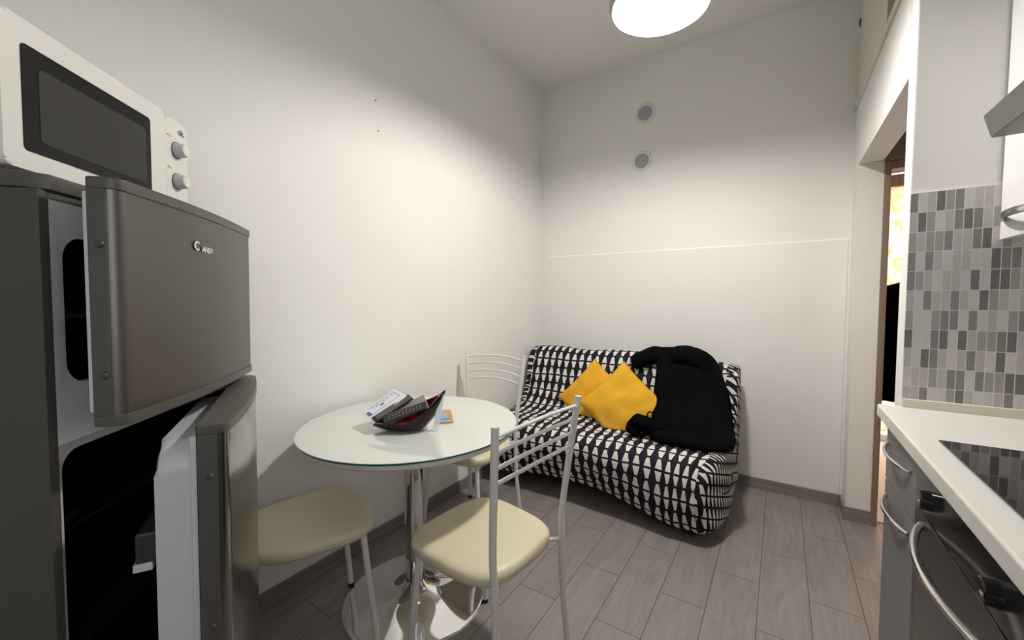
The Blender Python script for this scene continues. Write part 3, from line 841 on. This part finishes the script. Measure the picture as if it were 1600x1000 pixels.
# letter
lt = thing('letter', 'white printed letter with blue lines sticking out of the bowl', 'letter')
lt.matrix_world = frame((-.096, .040, .088), (.106, .078, .070), (-.062, .084, .012))
obj('sheet', bxm(-.078, .078, -.054, .054, 0, .0025, .0006, 1), M_paper, lt)
bm = bmesh.new()
for yy in (-.020, .038): box(bm, -.058, .064, yy, yy+.0022, .0024, .0030)
box(bm, -.072, -.058, -.016, .022, .0024, .0030); box(bm, .064, .0662, -.020, .0402, .0024, .0030)
for i in range(5): box(bm, -.045+.022*i, -.031+.022*i, .026, .0278, .0024, .003)
obj('blue_print', bm, M_blue, lt, False)
bm = bmesh.new(); box(bm, -.012, .004, .002, .012, .0024, .0032)
for i in range(5): box(bm, -.03+.018*i, -.018+.018*i, .018, .0193, .0024, .003)
obj('black_print', bm, M_ink, lt, False)
# clear plastic flap beside the bowl
pf = bmesh.new(); pts = spline([(.152, -.006, .138), (.150, -.010, .10), (.142, -.016, .055), (.136, -.024, .02), (.134, -.032, .002)], 6)
rows = [[pf.verts.new(BM @ Vector((p.x+s*.011, p.y+s*.004, p.z)) ) for s in (-1, 0, 1)] for p in pts]
rows2 = [[pf.verts.new(BM @ Vector((p.x+s*.011-.0004, p.y+s*.004+.0014, p.z)) ) for s in (-1, 0, 1)] for p in pts]
for k in range(len(rows)-1):
    for i in range(2): pf.faces.new((rows[k][i], rows[k][i+1], rows[k+1][i+1], rows[k+1][i])); pf.faces.new((rows2[k][i], rows2[k+1][i], rows2[k+1][i+1], rows2[k][i+1]))
    for i in (0, 2): pf.faces.new((rows[k][i], rows[k+1][i], rows2[k+1][i], rows2[k][i]))
for k in (0, len(rows)-1):
    for i in range(2): pf.faces.new((rows[k][i], rows[k][i+1], rows2[k][i+1], rows2[k][i]))
o = obj('plastic_strip', pf, M_film, None, True, 80); o.location = BC + Vector((-.010, -.016, .002)); tag(o, 'clear bent plastic strip standing at the right tip of the bowl', 'plastic strip')
# printed card
cs = thing('printed_card', 'brown cork card with a pale blue print lying on the glass table top', 'card', (-1.190, 1.245, ZT_), (0, 0, radians(136)))
bm = bmesh.new(); prism(bm, rrect(-.092, .092, -.036, .036, .009), 0, .005, .0008); obj('cork_board', bm, M_cork, cs)
bm = bmesh.new(); prism(bm, [(-.090, .035), (-.090, .010), (-.080, -.004), (-.045, -.016), (-.02, -.012), (.02, -.010), (.05, .0), (.075, .010), (.090, .014), (.090, .035)], .005, .0054); obj('blue_print', bm, M_sky_blue, cs, False)
bm = bmesh.new()
for k in range(8): box(bm, -.062+.007*((k*5) % 3), -.048+.006*((k*7) % 3), .020-k*.006, .0245-k*.006, .0054, .0058)
obj('dark_print', bm, M_ink, cs, False)

# ------------------------------------------------------------------ kitchen run
wt = obj('worktop', bxm(.272, XK-.001, -.9, YT-.001, WT-.04, WT, .006, 3), M_worktop); tag(wt, 'cream laminate worktop running along the right side', 'worktop')
us_ = obj('worktop_upstand', bxm(XR+.001, XK-.002, YT-.020, YT-.0065, WT, .927, .002), M_upstand); tag(us_, 'cream upstand strip under the mosaic tiles', 'upstand')
hb = obj('induction_hob', bxm(.326, .83, .80, 1.376, WT, WT+.005, .002), M_hob); tag(hb, 'black glass hob set in the worktop', 'hob')
# drawer cabinet
bc = thing('base_cabinet', 'grey base cabinet with drawer and door at the end of the worktop', 'cabinet', (.30, 1.58, 0))
obj('carcass', bxm(.02, .55, -.175, .184, .0, .86), M_cabin, bc, False)
def bow(y0, y1, out, z, n=16):
    return [(-out*sin(pi*k/n)**.8 - .001, y0+(y1-y0)*k/n, z) for k in range(n+1)]
for nm, z0, z1, hz in (('drawer_front', .660, .855, .782), ('door', .02, .655, .612)):
    d = obj(nm, bxm(0, .02, -.174, .185, z0, z1, .002), M_cab, bc)
    hd = obj('handle', tubem(bow(-.115, .150, .027, hz), .0055, 10, True, 1.0), M_hchrome, d)
# oven
ov = thing('oven', 'built-in black oven with round knobs under the hob', 'oven', (.30, 1.10, 0))
obj('body', bxm(.02, .55, -.298, .298, .0, .858), M_cabin, ov, False)
obj('control_panel', bxm(-.004, .02, -.298, .298, .735, .857, .002), M_oven, ov)
od = obj('door', bxm(-.004, .02, -.298, .298, .10, .730, .003), M_ovensteel, ov)
obj('door_glass', bxm(-.006, -.003, -.25, .25, .20, .62, .001), M_oven, od)
obj('handle', tubem([(p[0]-.004, p[1], p[2]) for p in bow(-.235, .235, .048, .700, 20)], .008, 12), M_hchrome, od)
obj('plinth', bxm(.03, .05, -.298, .298, 0, .10), M_cabin, ov, False)
for y in (.184, -.165):
    k = obj('knob', lathem([(0, .020), (.019, .020), (.021, .018), (.023, .003), (.0235, 0), (0, 0)], 32), M_oven, ov)
    k.location = (-.004, y, .782); k.rotation_euler = (0, -pi/2, 0)
    obj('knob_pointer', bxm(-.002, .002, -.016, -.004, (.0198), .0208), M_logo, k)
# unseen remainder of the run, nearest the camera
b3 = thing('base_cabinet', 'grey base cabinet nearest the camera under the worktop', 'cabinet', (.30, -.05, 0))
obj('carcass', bxm(.02, .55, -.85, .845, 0, .86), M_cabin, b3, False); obj('door', bxm(0, .02, -.85, -.005, .02, .855, .002), M_cab, b3); obj('door', bxm(0, .02, .005, .845, .02, .855, .002), M_cab, b3)
# wall cabinet and hood
wc = thing('wall_cabinet', 'white wall cabinet with a metal bow handle above the tiles', 'cabinet', (.52, 1.58, 1.415))
obj('carcass', bxm(.02, .349, -.175, .178, 0.002, .72), M_cabw, wc, False)
d = obj('door', bxm(0, .02, -.176, .180, 0, .72, .002), M_cabw, wc)
obj('handle', tubem(bow(-.12, .150, .032, .056), [.0065]*17, 10, True, 1.6), M_hchrome, d)
hd = thing('cooker_hood', 'steel cooker hood jutting out above the hob', 'hood', (.385, 1.376, 1.61))
bm = bmesh.new()
sec = [(0, 0), (-.014, .052), (.03, .075), (.484, .10), (.484, 0)]
a = [bm.verts.new((x, 0, z)) for x, z in sec]; b = [bm.verts.new((x, -.60, z)) for x, z in sec]
bm.faces.new(a); bm.faces.new(b[::-1])
for i in range(5): bm.faces.new((a[i], b[i], b[(i+1) % 5], a[(i+1) % 5]))
bmesh.ops.bevel(bm, geom=bm.edges[:], offset=.002, segments=2, affect='EDGES')
obj('canopy', bm, M_hood, hd)
obj('filter', bxm(.06, .45, -.56, -.04, -.006, .002, .002), M_ovensteel, hd)

# ------------------------------------------------------------------ seen through the doorway
ct = bmesh.new(); nx, nz_ = 90, 8
g = [[ct.verts.new((.40+1.30*i/nx, 4.56+.018*sin(i*.75)+.008*sin(i*.31+1), 2.1495-2.05*k/nz_)) for i in range(nx+1)] for k in range(nz_+1)]
for k in range(nz_):
    for i in range(nx): ct.faces.new((g[k][i], g[k][i+1], g[k+1][i+1], g[k+1][i]))
o = obj('curtain', ct, M_curtain, None, True, 80); tag(o, 'sheer orange patterned curtain in the window beyond the doorway', 'curtain')
o = obj('curtain_pelmet', bxm(.38, 1.73, 4.52, 4.585, 2.15, 2.245, .003), M_brown); tag(o, 'brown wooden pelmet over the orange curtain', 'pelmet')
cg = bmesh.new(); nu, nv = 28, 24; rows = []
for k in range(nv+1):
    t = k/nv; z = 1.33-.70*t; row = []
    for i in range(nu):
        a = 2*pi*i/nu; wx = (.105+.035*min(1, t*3))*(.55+.45*min(1, t*8)); wy = (.20+.05*t)*(.5+.5*min(1, t*6))
        f = 1+.10*noise.noise(Vector((cos(a)*2.5, sin(a)*2.5, t*1.2)))+.05*sin(a*7)
        row.append(cg.verts.new((.595+wx*cos(a)*f, 3.45+wy*sin(a)*f, z+.02*cos(a))))
    rows.append(row)
for k in range(nv):
    for i in range(nu): cg.faces.new((rows[k][i], rows[k][(i+1) % nu], rows[k+1][(i+1) % nu], rows[k+1][i]))
cg.faces.new(rows[0]); cg.faces.new(rows[-1][::-1])
o = obj('coat', cg, M_black, None, True, 70); tag(o, 'black coat hanging on the door seen through the doorway', 'coat')
dl = bmesh.new(); box(dl, .405, .445, YB+.165, YB+.83, .01, 1.93, .002)
o = obj('door_1', dl, M_brown, None, True); o['kind'] = 'structure'
